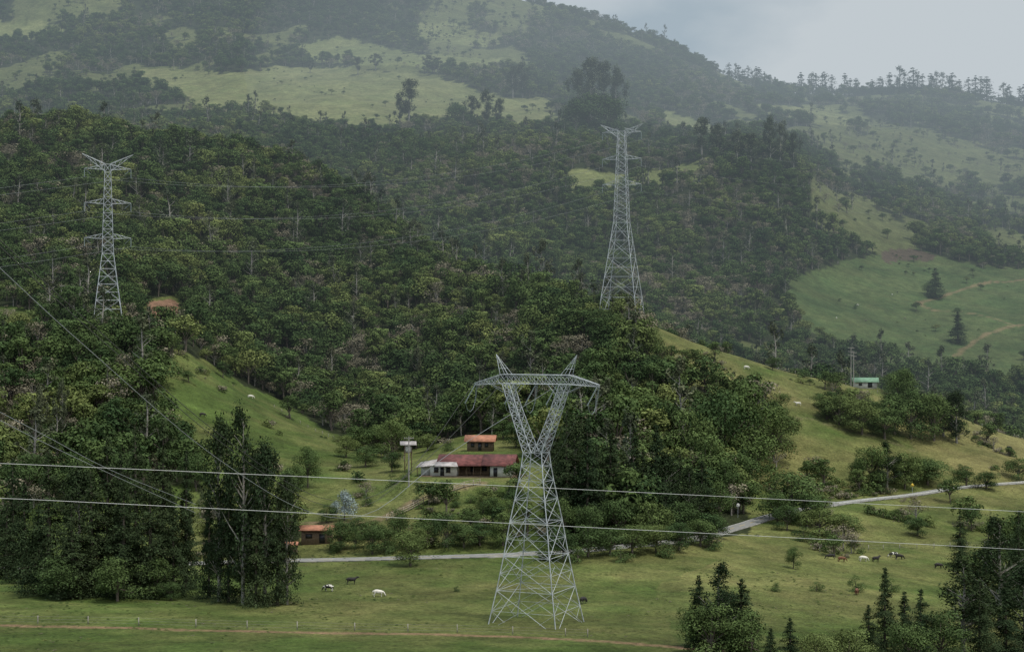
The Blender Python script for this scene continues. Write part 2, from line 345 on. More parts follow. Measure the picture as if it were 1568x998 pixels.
def conifer(name,seed,H=20,R=4.5,n=5000,size=.45,mat=None,pw=.75,base=.04,nb=110,droop=.25):
    rng=np.random.default_rng(seed); W=MB(); W.tube([(0,0,-1.5),(0,0,H*.5),(.1,.1,H*.97)],[H*.02,H*.013,.04],6)
    t=np.sort(rng.uniform(base,1,nb)); ang=rng.uniform(0,6.28,nb); Lb=R*((1-t)**pw)*rng.uniform(.45,1.15,nb)+.2
    Lb*=1+.25*np.sin(ang*2+seed)
    w=Lb+.3; w/=w.sum(); k=rng.choice(nb,n,p=w); s=rng.uniform(0,1,n)**.6
    rr=Lb[k]*s
    C=np.stack([np.cos(ang[k])*rr,np.sin(ang[k])*rr,t[k]*H*.97+.12*Lb[k]*s-droop*Lb[k]*s*s],1)
    wid=(.16+.10*Lb[k])[:,None]*np.array([1,1,.6]); C+=rng.normal(0,1,(n,3))*wid
    for i in range(0,nb,3): W.tube([(0,0,t[i]*H*.97),(math.cos(ang[i])*Lb[i]*.85,math.sin(ang[i])*Lb[i]*.85,t[i]*H*.97-.1*Lb[i])],[.06,.02],3)
    Nn=np.stack([np.cos(ang[k]),np.sin(ang[k]),np.full(n,1.0)],1)*.9
    sh=np.repeat(rng.uniform(.65,1.4,n)*rng.uniform(.75,1.3,nb)[k],4); V,Qd=leafquads(C,Nn,size,rng,.6,.6)
    return assemble(name,W,M_bark,V,Qd,sh,mat or M_con)
def euc(name,seed,H=20,R=5,n=3000,size=.5,mat=None,clumps=22,lo=.3,rs=1.0,bark=None):
    rng=np.random.default_rng(seed); W=MB(); W.tube([(0,0,-1.5),(.2,0,H*.4),(-.1,.2,H*.75),(.1,0,H*.95)],[H*.018,H*.013,H*.008,.04],6)
    L=[]
    for i in range(clumps):
        z=H*rng.uniform(lo,1.0); a=rng.uniform(0,6.28); rr=R*rng.uniform(.1,1)*math.sin(math.pi*min(1,max(.12,(z/H-lo+.15)/(1.2-lo))))
        L.append((rr*math.cos(a),rr*math.sin(a),z,R*rng.uniform(.14,.32)*rs)); z0=max(H*.15,z-rr*.9)
        W.tube([(0,0,z0),(L[-1][0]*.6,L[-1][1]*.6,(z0+z)/2+.2),(L[-1][0],L[-1][1],z)],[H*.006,H*.004,.03],4)
    A=np.array(L); k=rng.choice(len(L),n,p=A[:,3]**2/(A[:,3]**2).sum()); d=rng.normal(0,1,(n,3)); d/=np.linalg.norm(d,axis=1)[:,None]
    C=A[k,:3]+d*(A[k,3]*rng.uniform(.3,1.1,n))[:,None]*np.array([1,1,1.35]); sh=np.repeat(rng.uniform(.7,1.4,n)*rng.uniform(.75,1.3,len(L))[k],4)
    V,Qd=leafquads(C,d*.8+np.array([0,0,.3]),size,rng); return assemble(name,W,bark or M_barkl,V,Qd,sh,mat or M_euc)
protos=bpy.data.collections.new('forest_tree_kinds')
pl=[broad('a',1,10,4.3,1250,.68),broad('b',2,11,4.0,1250,.66),broad('c',3,9,4.8,1250,.68),broad('d',4,12,3.8,1200,.66,None,8,.3),
    broad('e',5,8,3.8,600,.5,M_brown,9,.3,M_barkl),conifer('f',6,14,3.8,1200,.7,None,.7,.05,60),euc('g',7,17,3.6,800,.62),broad('h',8,2.4,2.2,360,.45,None,5,-.1),broad('i',9,1.6,1.5,240,.34,M_brown,4,-.1)]
for i,me in enumerate(pl): obj('forest_tree_%s'%me.name,me,col=protos)
ng=bpy.data.node_groups.new('scatter','GeometryNodeTree')
ng.interface.new_socket('Geometry',in_out='INPUT',socket_type='NodeSocketGeometry'); ng.interface.new_socket('Geometry',in_out='OUTPUT',socket_type='NodeSocketGeometry')
gi=ng.nodes.new('NodeGroupInput');go=ng.nodes.new('NodeGroupOutput');iop=ng.nodes.new('GeometryNodeInstanceOnPoints');ci=ng.nodes.new('GeometryNodeCollectionInfo')
ci.inputs['Collection'].default_value=protos; ci.inputs['Separate Children'].default_value=True; ci.inputs['Reset Children'].default_value=True
def na(nm,dt):
    n=ng.nodes.new('GeometryNodeInputNamedAttribute'); n.data_type=dt; n.inputs['Name'].default_value=nm; return [o for o in n.outputs if o.enabled and o.name=='Attribute'][0]
iop.inputs['Pick Instance'].default_value=True
ng.links.new(gi.outputs[0],iop.inputs['Points']); ng.links.new(ci.outputs[0],iop.inputs['Instance'])
ng.links.new(na('kind','INT'),iop.inputs['Instance Index']); ng.links.new(na('rot','FLOAT_VECTOR'),iop.inputs['Rotation']); ng.links.new(na('scl','FLOAT_VECTOR'),iop.inputs['Scale'])
ng.links.new(iop.outputs[0],go.inputs[0])
NI=0
def scatter(name,pts,kind,scl,tint):
    global NI
    n=len(pts); NI+=n; me=bpy.data.meshes.new(name); me.vertices.add(n); me.vertices.foreach_set('co',np.asarray(pts,np.float32).ravel())
    a=me.attributes.new('kind','INT','POINT'); a.data.foreach_set('value',np.asarray(kind,np.int32))
    rot=np.zeros((n,3),np.float32); rot[:,2]=RNG.uniform(0,6.28,n); rot[:,:2]=RNG.normal(0,.06,(n,2))
    a=me.attributes.new('rot','FLOAT_VECTOR','POINT'); a.data.foreach_set('vector',rot.ravel())
    a=me.attributes.new('scl','FLOAT_VECTOR','POINT'); a.data.foreach_set('vector',np.asarray(scl,np.float32).ravel())
    a=me.attributes.new('tint','FLOAT','POINT'); a.data.foreach_set('value',np.asarray(tint,np.float32))
    ob=obj(name,me); md=ob.modifiers.new('scatter','NODES'); md.node_group=ng; return ob
def sample(y0,y1,area,mask,u0=-60,u1=1630):
    A=(u1-u0)/F*(y1*y1-y0*y0)/2; n=int(A/area)
    y=np.sqrt(RNG.uniform(y0*y0,y1*y1,n)); u=RNG.uniform(u0,u1,n)
    iy=np.clip(np.searchsorted(Ys,y),0,ny-1); iu=np.clip(np.searchsorted(Us,u),0,nu-1)
    k=(mask&seen)[iy,iu]; y=y[k];u=u[k];iy=iy[k];iu=iu[k]
    return (u-UC)/F*y,y,Z[iy,iu],u,VV[iy,iu]
def forest_region(name,y0,y1,area,s0,s1,probs,clump):
    x,y,z,u,v=sample(y0,y1,area,forest); n=len(x)
    kind=RNG.choice(len(probs),n,p=np.array(probs)/sum(probs))
    lump=fbm(x/clump,y/clump,71); kind=np.where((lump>.2)&(RNG.uniform(0,1,n)<.6),4,kind)
    s=s0+(s1-s0)*RNG.uniform(0,1,n)**2.0; s=s*(1+.4*fbm(x/18,y/18,72)); sc3=np.stack([s*RNG.uniform(.9,1.3,n),s*RNG.uniform(.9,1.3,n),s*RNG.uniform(.8,1.15,n)],1)
    tint=np.clip(.15+.85*fbm(x/(clump*1.6),y/(clump*1.6),73)+.15*RNG.normal(0,1,n),0,.6)
    scatter(name,np.stack([x,y,z-.3*s],1),kind,sc3,tint)
forest_region('hillside_forest',352,1060,22,.55,1.5,[5,4,4,3,1.8,.2,.9],30)
forest_region('valley_forest',1060,2020,56,.9,1.8,[5,4,4,3,1.6,.1,.8],60)
forest_region('mountain_forest',2020,3700,150,1.1,2.1,[5,4,4,3,1.0,.2,.5],110)
yard=poly([(560,655),(850,655),(850,745),(560,745)],370,470)
clumpn=fbm(XX/18,YY/18,81)+.5*fbm(XX/5,YY/5,82)
x,y,z,u,v=sample(352,1060,6,grass&~yard&(clumpn>.36))
def offroad(x,y,r=25):
    RD=np.full(len(x),1e9)
    for p in RP: RD=np.minimum(RD,(x-p[0])**2+(y-p[1])**2)
    return RD>r
k=offroad(x,y); x,y,z=x[k],y[k],z[k]; n=len(x); s=.22+1.3*RNG.uniform(0,1,n)**2.4
scatter('pasture_scrub',np.stack([x,y,z-.1],1),RNG.choice([7,8],n,p=[.5,.5]),np.stack([s*1.2,s*1.2,s*.85],1),RNG.uniform(0,.6,n))
x,y,z,u,v=sample(352,700,34,grass&~yard&(clumpn>.40)); k=offroad(x,y,64)&((x-HP.x)**2+(y-HP.y)**2>22**2); x,y,z=x[k],y[k],z[k]; n=len(x); s=RNG.uniform(.25,.85,n)
scatter('pasture_small_trees',np.stack([x,y,z-.1],1),RNG.choice([0,1,2,3,4],n),np.stack([s*1.2,s*1.2,s],1),RNG.uniform(0,.4,n))
x,y,z,u,v=sample(1060,3600,420,grass&~fr&~(um&(YY<2900))); n=len(x); k=fbm(x/90,y/90,85)>-.05; x,y,z=x[k],y[k],z[k]; n=len(x); s=.3+RNG.uniform(0,1,n)**2*1.0
scatter('distant_hedges',np.stack([x,y,z-.2],1),RNG.choice([0,2,4,3,6],n),np.stack([s*1.3,s*1.3,s],1),RNG.uniform(0,.5,n))
x,y,z,u,v=sample(1080,3000,420,fr|um); n=len(x); k=fbm(x/60,y/60,86)>.16; x,y,z=x[k],y[k],z[k]; n=len(x); s=.3+RNG.uniform(0,1,n)**2*.6
scatter('distant_bushes',np.stack([x,y,z-.2],1),RNG.choice([7,8,2],n),np.stack([s*1.3,s*1.3,s],1),RNG.uniform(0,.5,n))
x,y,z,u,v=sample(215,352,6,grass&(clumpn>.15)); n=len(x); s=RNG.uniform(.05,.15,n)
scatter('meadow_weeds',np.stack([x,y,z-.03],1),RNG.choice([7,8],n,p=[.8,.2]),np.stack([s*1.6,s*1.6,s*.8],1),RNG.uniform(.2,.6,n))
PB=[broad('broadleaf_hi%d'%i,100+i,10,4.6,5500,.36,None,14,.12) for i in range(3)]
PC=[conifer('pine_hi%d'%i,200+i,20,5.0,9500,.46,None,[.95,.8,1.05][i],.02,170) for i in range(3)]
PCR=[euc('cypress_hi%d'%i,300+i,20,5.0,6500,.46,M_con,50,.16,1.05) for i in range(2)]
PE=[euc('euc_hi%d'%i,400+i,20,5.0,4200,.55,None,30,.35) for i in range(2)]
PBU=[broad('bush_hi%d'%i,500+i,4,3,1800,.3,None,7,-.1) for i in range(2)]
PBL=broad('blue_hi',600,5,2.6,1800,.3,M_blue,8,-.05)
KT={'b':(PB,10,4.2,'broadleaf_tree'),'c':(PC,20,4.8,'pine_tree'),'r':(PCR,20,4.4,'cypress_tree'),'e':(PE,20,4.6,'eucalyptus_tree'),'s':(PBU,4,2.7,'shrub'),'w':([PBL],5,2.4,'blue_shrub')}
def tree(k,u,v,top,w,y0=205,y1=700):
    ms,H,R,nm=KT[k]; p=locate(u,v,y0,y1); h=(v-top)/F*p.y; ww=w/F*p.y*(1.15 if k in'br' and p.y<700 else 1)
    o=obj(nm,random.choice(ms),(p.x,p.y,p.z-.1),random.uniform(0,6.28),(ww/2/R*random.uniform(.92,1.12),ww/2/R*random.uniform(.92,1.12),h/H*1.03)); o['tint']=random.uniform(0,.25); return o
TL=[('c',10,885,760,70),('c',38,892,742,80),('c',75,912,690,95),('r',120,905,722,70),('c',165,908,668,95),('c',208,910,652,90),('c',250,905,640,95),('c',285,900,690,64),('c',60,905,770,80),('c',190,915,750,90),('c',110,915,770,90),('c',265,910,760,66),('c',140,912,720,90),('c',230,915,720,90),('b',90,917,850,70),('b',180,920,850,70),('b',240,916,850,60),('c',20,880,700,60),('c',185,905,690,70),
 ('r',335,920,655,60),('r',372,925,640,66),('c',350,922,720,60),('r',405,925,690,60),('c',425,926,745,60),('r',440,925,735,46),('r',385,920,700,66),('c',320,915,740,50),('c',392,927,760,66),
 ('b',262,918,888,34),('b',471,746,680,38),('b',455,752,708,26),('b',10,860,770,70),('e',60,700,600,30),('e',95,690,590,26),('b',300,745,690,50),('b',200,760,690,60),('b',130,770,700,60),('b',40,770,690,60),
 ('b',522,842,795,44),('b',570,848,800,44),('b',545,840,810,36),('b',628,866,812,50),('b',612,838,775,40),('b',685,838,785,46),('b',655,830,790,40),('w',527,797,748,44),('w',515,792,765,24),('s',505,845,822,30),('s',590,848,826,30),('b',500,800,770,30),('b',640,845,805,40),('b',710,838,800,40),('b',590,842,806,40),('b',550,825,790,34),('b',575,825,795,34),('b',735,835,800,40),('b',700,825,800,30),
 ('s',600,742,725,30),('s',625,735,718,26),('s',640,748,734,22),('s',560,775,758,26),('s',700,775,760,26),('s',720,770,756,22),('s',740,770,750,30),('s',780,760,736,34),('b',755,800,758,40),('b',790,790,745,40),('b',770,835,780,46),('b',720,810,780,34),('b',745,775,752,24),
 ('b',600,700,640,50),('b',575,692,648,50),('b',640,676,630,50),('b',545,690,650,46),('b',668,674,638,40),('b',600,722,690,34),('b',790,685,645,40),('b',820,700,640,50),('b',700,664,635,40),('b',620,690,655,40),('b',655,690,662,30),('b',560,715,680,40),('b',530,700,665,36),('b',770,672,640,40),('b',735,662,634,40),('s',690,690,676,24),
 ('c',868,815,628,74),('c',900,822,640,74),('r',880,800,650,60),('c',935,818,650,80),('c',970,815,655,80),('c',1005,815,650,80),('c',1040,812,690,70),('c',1075,812,705,70),('b',950,832,760,60),('b',1000,834,765,60),('b',1050,828,765,60),('b',1100,808,735,56),('r',1020,820,700,60),('b',860,830,760,50),('b',905,835,770,50),('s',780,800,765,40),('b',740,785,745,44),('s',850,835,800,40),('c',850,800,650,60),('r',1055,818,720,50),('c',955,820,690,70),('c',915,818,680,70),('c',985,820,690,70),
 ('b',862,856,806,50),('b',900,852,800,56),('b',935,850,806,50),('b',968,848,800,56),('b',1005,846,800,54),('b',1040,842,796,50),('b',1072,836,792,50),('s',830,858,830,44),('s',885,860,838,40),('s',950,858,836,44),('s',1020,852,828,40),('s',1090,842,815,34),('b',1095,824,785,36),
 ('b',1055,745,622,80),('b',1100,735,590,90),('b',1145,725,580,96),('b',1185,705,618,70),('b',1080,770,660,80),('b',1150,745,650,80),('b',1020,700,610,70),('b',975,690,600,80),('b',1120,700,610,70),('b',1110,780,700,60),('b',1130,760,690,60),('b',1195,680,630,50),
 ('b',1212,796,718,90),('b',1255,820,776,60),('b',1292,824,784,54),('b',1235,806,750,60),('b',1190,800,750,50),('b',1205,812,770,40),('s',1270,835,812,40),('s',1230,828,806,40),
 ('b',1183,566,546,20),('b',1190,640,600,36),('b',1285,650,602,56),('b',1320,665,610,60),('b',1355,672,622,60),('b',1395,672,592,56),('b',1430,675,598,60),('r',1465,678,602,44),('b',1385,640,560,46),('b',1375,600,556,40),('b',1270,640,610,40),('r',1445,668,620,40),('b',1300,640,605,50),('b',1340,655,612,50),('b',1370,665,600,60),('b',1410,655,600,50),('b',1455,660,610,50),('b',1255,625,600,30),('s',1330,620,600,40),('s',1300,610,594,30),('s',1360,615,596,40),('s',1400,610,594,40),
 ('b',1335,748,680,50),('r',1358,746,680,40),('b',1385,748,690,50),('b',1420,742,700,56),('c',1345,752,700,40),('b',1480,745,712,44),('b',1510,748,720,40),('b',1320,738,700,40),('b',1370,740,696,50),('b',1405,738,704,50),('b',1560,735,700,40),
 ('c',1070,1000,880,70),('r',1100,1005,868,60),('c',1135,1005,885,80),('b',1090,1010,920,80),('b',1150,1015,930,80),('c',1210,1030,945,60),('c',1180,1030,960,50),('b',1120,1000,905,70),('b',1065,990,925,50),
 ('c',1355,995,868,66),('c',1385,1010,905,66),('c',1410,1020,900,66),('c',1330,1010,925,56),('r',1475,1000,862,80),('c',1500,1010,885,70),('b',1440,1020,930,80),('c',1470,868,788,50),('r',1530,960,800,80),('c',1560,930,780,76),('b',1545,870,790,60),('b',1580,880,780,70),('c',1510,920,830,66),('b',1300,1030,960,80),('b',1250,1030,965,60),('c',1590,990,850,70),('b',1500,890,840,60),('c',1540,1000,890,76),('r',1570,1000,870,70),('b',1400,1030,950,70),('c',1490,950,860,66),
 ('b',1405,820,790,40),('s',1250,905,890,24),('s',1365,905,885,26),('b',1215,870,835,26),('s',1190,905,890,20),('s',1310,905,880,30),('s',700,905,896,12),('s',1095,950,930,20),
 ('e',640,600,535,26),('e',662,592,540,24),('e',596,640,590,20),('b',990,560,515,50),('b',965,545,500,40),('b',940,520,480,40),('b',1000,590,540,40),('b',920,520,470,50)]
for q in TL: tree(*q)
for q in [('c',1432,456,410,40,1080,1700),('c',1467,525,478,42,1080,1700),('b',1420,450,432,18,1080,1700),('b',1500,380,350,40,1100,2000),
 ('e',627,196,126,46,1800,2600),('e',612,194,152,26,1800,2600),('b',700,200,158,40,1800,2400),('e',722,198,150,30,1800,2400),('e',745,200,142,34,1800,2400),('e',765,204,154,26,1800,2400),
 ('e',885,200,112,44,1800,2400),('e',905,200,96,54,1800,2400),('e',925,202,102,50,1800,2400),('e',943,205,110,40,1800,2400),('b',900,210,140,70,1800,2400),('b',935,212,150,60,1800,2400),('b',880,210,150,50,1800,2400),
 ('e',548,115,90,20,2100,3000),('e',575,108,84,22,2100,3000),('e',655,112,86,24,2100,3000),('e',670,112,90,20,2100,3000),('e',785,150,104,40,2100,3200),('e',800,150,100,30,2100,3200),('e',475,112,94,14,2100,3000),
 ('e',1075,245,184,40,1500,2400),('e',1100,250,194,40,1500,2400),('e',1180,260,184,36,1500,2400),('e',1195,260,194,30,1500,2400),('e',1130,255,204,40,1500,2400),('e',1150,262,208,40,1500,2400),('e',1215,275,208,30,1500,2400)]:
    tree(*q)
pts=[];kd=[];scs=[];tt=[]
def ridge(u):
    z=col_z(u); m=np.where(Ys>2800)[0]; i=m[np.argmax(z[m]/Ys[m])]; y=Ys[i]; return (u-UC)/F*y,y,z[i]
r2=random.Random(5)
for a,b,st,hp in ((1118,1140,6,28),(1140,1172,6,32),(1172,1205,8,22),(1228,1280,7,40),(1292,1316,8,38),(1338,1362,7,34),(1366,1440,6,42),(1442,1475,8,38),(1484,1520,7,42),(1536,1640,8,38)):
    u=a
    while u<b:
        x,y,z=ridge(u); h=hp*r2.uniform(.7,1.05)/F*y; pts.append((x,y,z-4)); k=r2.choice([5,5,5,5,6]); kd.append(k); H=14 if k==5 else 17; w_=r2.uniform(1.2,1.7); scs.append((h/H*w_,h/H*w_,h/H)); tt.append(0); u+=st*r2.uniform(.7,1.5)
u=822
while u<1650:
    x,y,z=ridge(u); s=r2.uniform(.7,1.6); pts.append((x,y,z-1)); kd.append(r2.choice([0,1,2,3])); scs.append((s*1.3,s*1.3,s)); tt.append(.1); u+=r2.uniform(2,7)
scatter('ridge_trees',pts,kd,scs,tt); print('instances',NI)
# ------------------------------------------------------------------ road
def strip(name,pts,off,half,dz,mat,dash=None):
    B=MB()
    for i in range(len(pts)-1):
        if dash and i%dash: continue
        a,b=pts[i],pts[i+1]
        def nrm(j):
            d=pts[min(j+1,len(pts)-1)]-pts[max(j-1,0)]; d.z=0; d.normalize(); return Vector((-d.y,d.x,0))
        na_,nb_=nrm(i),nrm(i+1); zz=Vector((0,0,dz))
        B.quad(a+na_*(off-half)+zz,b+nb_*(off-half)+zz,b+nb_*(off+half)+zz,a+na_*(off+half)+zz)
    return B.mesh(name,[mat])
rd=bpy.data.objects.new('road',None); COL.objects.link(rd)
obj('asphalt',strip('asphalt',RA,0,2.4,0.0,M_asph),parent=rd)
for s in(-1,1):
    obj('edge_line',strip('edge_line',RA,s*2.2,.06,.006,M_wpaint),parent=rd)
obj('centre_line',strip('centre_line',RA,0,.06,.006,M_ypaint,2),parent=rd)
def sideslab(name,u0,u1,o0,o1,top,th,mat,parent=None):
    B=MB()
    for i in range(len(RA)-1):
        a,b=RA[i],RA[i+1]
        if not u0<a.x/a.y*F+UC<u1: continue
        d=(b-a); d.z=0; d.normalize(); n=Vector((d.y,-d.x,0)); zt=Vector((0,0,top))
        B.slab(a+n*o0+zt,a+n*o1+zt,b+n*o1+zt,b+n*o0+zt,th)
    return obj(name,B.mesh(name,[mat]),parent=parent)
sideslab('kerb',-400,1800,2.42,2.6,.1,.25,M_conc,rd)
sideslab('retaining_wall',722,792,2.9,3.2,.25,1.3,M_conc)
B=MB()
for i in range(len(RA)-1):
    if 1262<RA[i].x/RA[i].y*F+UC<1600:
        a,b=RA[i],RA[i+1]; d=(b-a); d.z=0; d.normalize(); n=Vector((d.y,-d.x,0))*3.0
        for hz_ in(.52,.68): B.tube([a+n+Vector((0,0,hz_)),b+n+Vector((0,0,hz_))],.085,4)
        B.box(a+n+Vector((0,.1,.25)),(.14,.14,.9))
obj('guard_rail',B.mesh('guard_rail',[M_wpaint]))
def fence(uvs,y0,y1,step=2.5,h=1.1,rails=2,w=.1,name='wooden_fence',mat=None,rw=.02):
    pts=resample([locate(u,v,y0,y1) for u,v in uvs],step); B=MB(); prev=None
    for p in pts:
        z=ground(p.x,p.y); q=Vector((p.x,p.y,z)); B.box(q+Vector((0,0,h/2-.1)),(w,w,h+.2))
        if prev is not None:
            for r in range(rails): hh=Vector((0,0,h*(r+1)/rails-.12)); B.beam(prev+hh,q+hh,rw)
        prev=q
    return obj(name,B.mesh(name,[mat]))
fence([(592,797),(620,785),(650,770),(690,755),(735,742)],345,470,2.2,1.5,3,.2,'wooden_fence',M_fence,.15)
fence([(-100,952),(300,960),(650,967),(900,975)],205,300,7,1.2,3,.12,'wire_fence',M_barkl)
fence([(1190,565),(1300,592),(1420,612),(1560,668)],500,630,6,1.2,2,.12,'wire_fence',M_barkl)
fence([(1255,845),(1330,842),(1450,838),(1560,835)],345,450,5,1.2,2,.12,'wire_fence',M_barkl)
fence([(420,625),(500,668),(560,690),(620,705)],420,600,4,1.2,2,.12,'wire_fence',M_barkl)
# ------------------------------------------------------------------ towers
def lat(B,A,C,n,wl,wb,horiz=True):
    A=[Vector(a) for a in A];C=[Vector(c) for c in C]
    for i in range(4): B.beam(A[i],C[i],wl)
    for k in range(n):
        t0=k/n;t1=(k+1)/n
        for i in range(4):
            j=(i+1)%4; a=A[i].lerp(C[i],t0);b=A[j].lerp(C[j],t0);c=A[i].lerp(C[i],t1);d=A[j].lerp(C[j],t1)
            B.beam(a,d,wb);B.beam(b,c,wb)
            if horiz: B.beam(c,d,wb)
def sq(x0,x1,hy,z): return [(x0,-hy,z),(x1,-hy,z),(x1,hy,z),(x0,hy,z)]
def tower_dc(u,v,H,rot,arms,hornz,waist,al,wbase,y0,y1,wl=.23,wb=.11):
    p=locate(u,v,y0,y1); p.z=ground(p.x,p.y)
    e=bpy.data.objects.new('transmission_tower',None); COL.objects.link(e); e.location=p; e.rotation_euler=(0,0,rot)
    B=MB(); wz=waist*H; ww=wbase*.34; tw=wbase*.17
    hs=[0,.24,.45,.64,.82,1.0]
    for a,b in zip(hs[:-1],hs[1:]):
        wa=wbase+(ww-wbase)*a; wb_=wbase+(ww-wbase)*b
        lat(B,sq(-wa/2,wa/2,wa/2,wz*a-(3 if a==0 else 0)),sq(-wb_/2,wb_/2,wb_/2,wz*b),1,wl,wb)
        zc=wz*(a+b)/2; q=(wa+wb_)/4
        for s in(-1,1): B.beam((-q,s*q,zc),(q,s*q,zc),wb*.8);B.beam((s*q,-q,zc),(s*q,q,zc),wb*.8)
    lat(B,sq(-ww/2,ww/2,ww/2,wz),sq(-tw/2,tw/2,tw/2,H*hornz),int((H*hornz-wz)/2.6),wl*.75,wb*.8)
    obj('lattice_body',B.mesh('lattice_body',[M_steel]),parent=e)
    B=MB(); I_=MB()
    for k,az in enumerate(arms):
        z=az*H; t=(z-wz)/(H*hornz-wz); w=ww+(tw-ww)*t; L=al
        for s in(-1,1):
            tip=(s*L,0,z+.3)
            for yy in(-w/2,w/2):
                B.beam((s*w/2,yy,z),tip,wl*.5);B.beam((s*w/2,yy,z+1.7),tip,wl*.5)
                for f in(.25,.5,.75):
                    a=Vector((s*w/2,yy,z)).lerp(Vector(tip),f); b=Vector((s*w/2,yy,z+1.7)).lerp(Vector(tip),f-.2); B.beam(a,b,wb*.7)
            I_.tube([(s*L,0,z+.2),(s*L,0,z-2.6)],.14,5); I_.tube([(s*L*.98,.1,z+.2),(s*L-s*2,.1,z-1.6)],.08,5)
    z=H*hornz
    for s in(-1,1):
        tip=(s*(al+.8),0,H)
        for yy in(-tw/2,tw/2):
            B.beam((s*tw/2,yy,z),tip,wl*.5);B.beam((s*tw/2,yy,z-2.4),tip,wl*.5)
            for f in(.25,.5,.75): B.beam(Vector((s*tw/2,yy,z)).lerp(Vector(tip),f),Vector((s*tw/2,yy,z-2.4)).lerp(Vector(tip),f-.2),wb*.7)
        B.beam(tip,(s*tw/2,0,z+.3),wb)
    obj('crossarms',B.mesh('crossarms',[M_steel]),parent=e); obj('insulators',I_.mesh('insulators',[M_ins]),parent=e)
    return e,p
p=locate(165,518,530,600); HL=(518-236)/F*p.y
TLf,pL=tower_dc(165,518,HL,.25,[.54,.73,.915],.945,.46,7.6,11,530,600)
p=locate(952,482,560,640); HF=(482-181)/F*p.y
TFr,pF=tower_dc(952,482,HF,-.3,[.69,.82,.955],.965,.5,7.4,15,560,640)
p=locate(821,953,225,290); H=(953-546)/F*p.y; k=H/40.0
e=bpy.data.objects.new('transmission_tower',None); COL.objects.link(e); e.location=p; e.rotation_euler=(0,0,-.42); e.scale=(k,k,k); pN=p.copy(); eN=e
B=MB(); prof=[(-.8,11.2),(5.2,9.0),(10.2,7.4),(15.3,6.0),(18.6,4.9),(21.4,4.0),(23.6,3.4),(25.6,3.0)]
for (z0,w0),(z1,w1) in zip(prof[:-1],prof[1:]):
    lat(B,sq(-w0/2,w0/2,w0/2,z0),sq(-w1/2,w1/2,w1/2,z1),1,.15,.07)
    if z1<16:
        for s in (-1,1):
            m_=(w0+w1)/4; zc=(z0+z1)/2
            B.beam((-m_,s*m_,zc),(m_,s*m_,zc),.05);B.beam((s*m_,-m_,zc),(s*m_,m_,zc),.05)
            for r in(-1,1):
                B.beam((r*m_,s*m_,zc),(r*(w0/4),s*w0/2*.97,z0+(z1-z0)*.25),.045);B.beam((s*m_,r*m_,zc),(s*w0/2*.97,r*(w0/4),z0+(z1-z0)*.25),.045)
                B.beam((r*m_,s*m_,zc),(r*(w1/4),s*w1/2*1.03,z0+(z1-z0)*.75),.045);B.beam((s*m_,r*m_,zc),(s*w1/2*1.03,r*(w1/4),z0+(z1-z0)*.75),.045)
        q=w1/2; B.beam((-q,-q,z1),(q,q,z1),.05);B.beam((q,-q,z1),(-q,q,z1),.05)
obj('lattice_body',B.mesh('lattice_body',[M_steel]),parent=e)
B=MB()
for s in(-1,1):
    A0=sq(s*1.5,s*.2,1.5,25.6); A1=sq(s*3.6,s*2.4,1.05,31.2); A2=sq(s*5.3,s*4.1,.8,35.9)
    lat(B,A0,A1,5,.12,.055); lat(B,A1,A2,4,.12,.055)
    tip=Vector((s*6.6,0,40.3))
    for q in sq(s*5.6,s*4.3,.8,37.3): B.beam(q,tip,.08)
    for f in(.3,.6):
        a=[Vector(q).lerp(tip,f) for q in sq(s*5.6,s*4.3,.8,37.3)]
        for i in range(4): B.beam(a[i],a[(i+1)%4],.05)
    lat(B,[(s*5.6,-.8,35.9),(s*5.6,-.8,37.3),(s*5.6,.8,37.3),(s*5.6,.8,35.9)],[(s*10.2,-.12,35.6),(s*10.2,-.12,35.9),(s*10.2,.12,35.9),(s*10.2,.12,35.6)],5,.09,.05)
    for yy in(-.8,.8):
        B.beam((s*4.2,yy,33.6),(s*2.2,yy,35.9),.07); B.beam((s*5.0,yy,34.6),(s*7.6,yy*.4,35.8),.06)
lat(B,[(-5.6,-.8,35.9),(-5.6,-.8,37.3),(-5.6,.8,37.3),(-5.6,.8,35.9)],[(5.6,-.8,35.9),(5.6,-.8,37.3),(5.6,.8,37.3),(5.6,.8,35.9)],9,.1,.05)
obj('head_frame',B.mesh('head_frame',[M_steel]),parent=e)
B=MB()
for x in(-10.0,-3.4,0,3.4,10.0):
    for s in(-.35,.35):
        A_=Vector((x,s,35.7)); C_=Vector((x-1.0,s*5,33.0)); B.tube([A_,C_],.06,6)
        for q in range(12):
            c_=A_.lerp(C_,q/11); B.tube([c_,c_-Vector((0,0,.1))],.14,6)
    B.tube([(x-1.0,-1.75,33.0),(x-1.0,-1.0,31.9),(x-1.0,0,31.5),(x-1.0,1.0,31.9),(x-1.0,1.75,33.0)],.04,4)
obj('insulators',B.mesh('insulators',[M_ins]),parent=e)
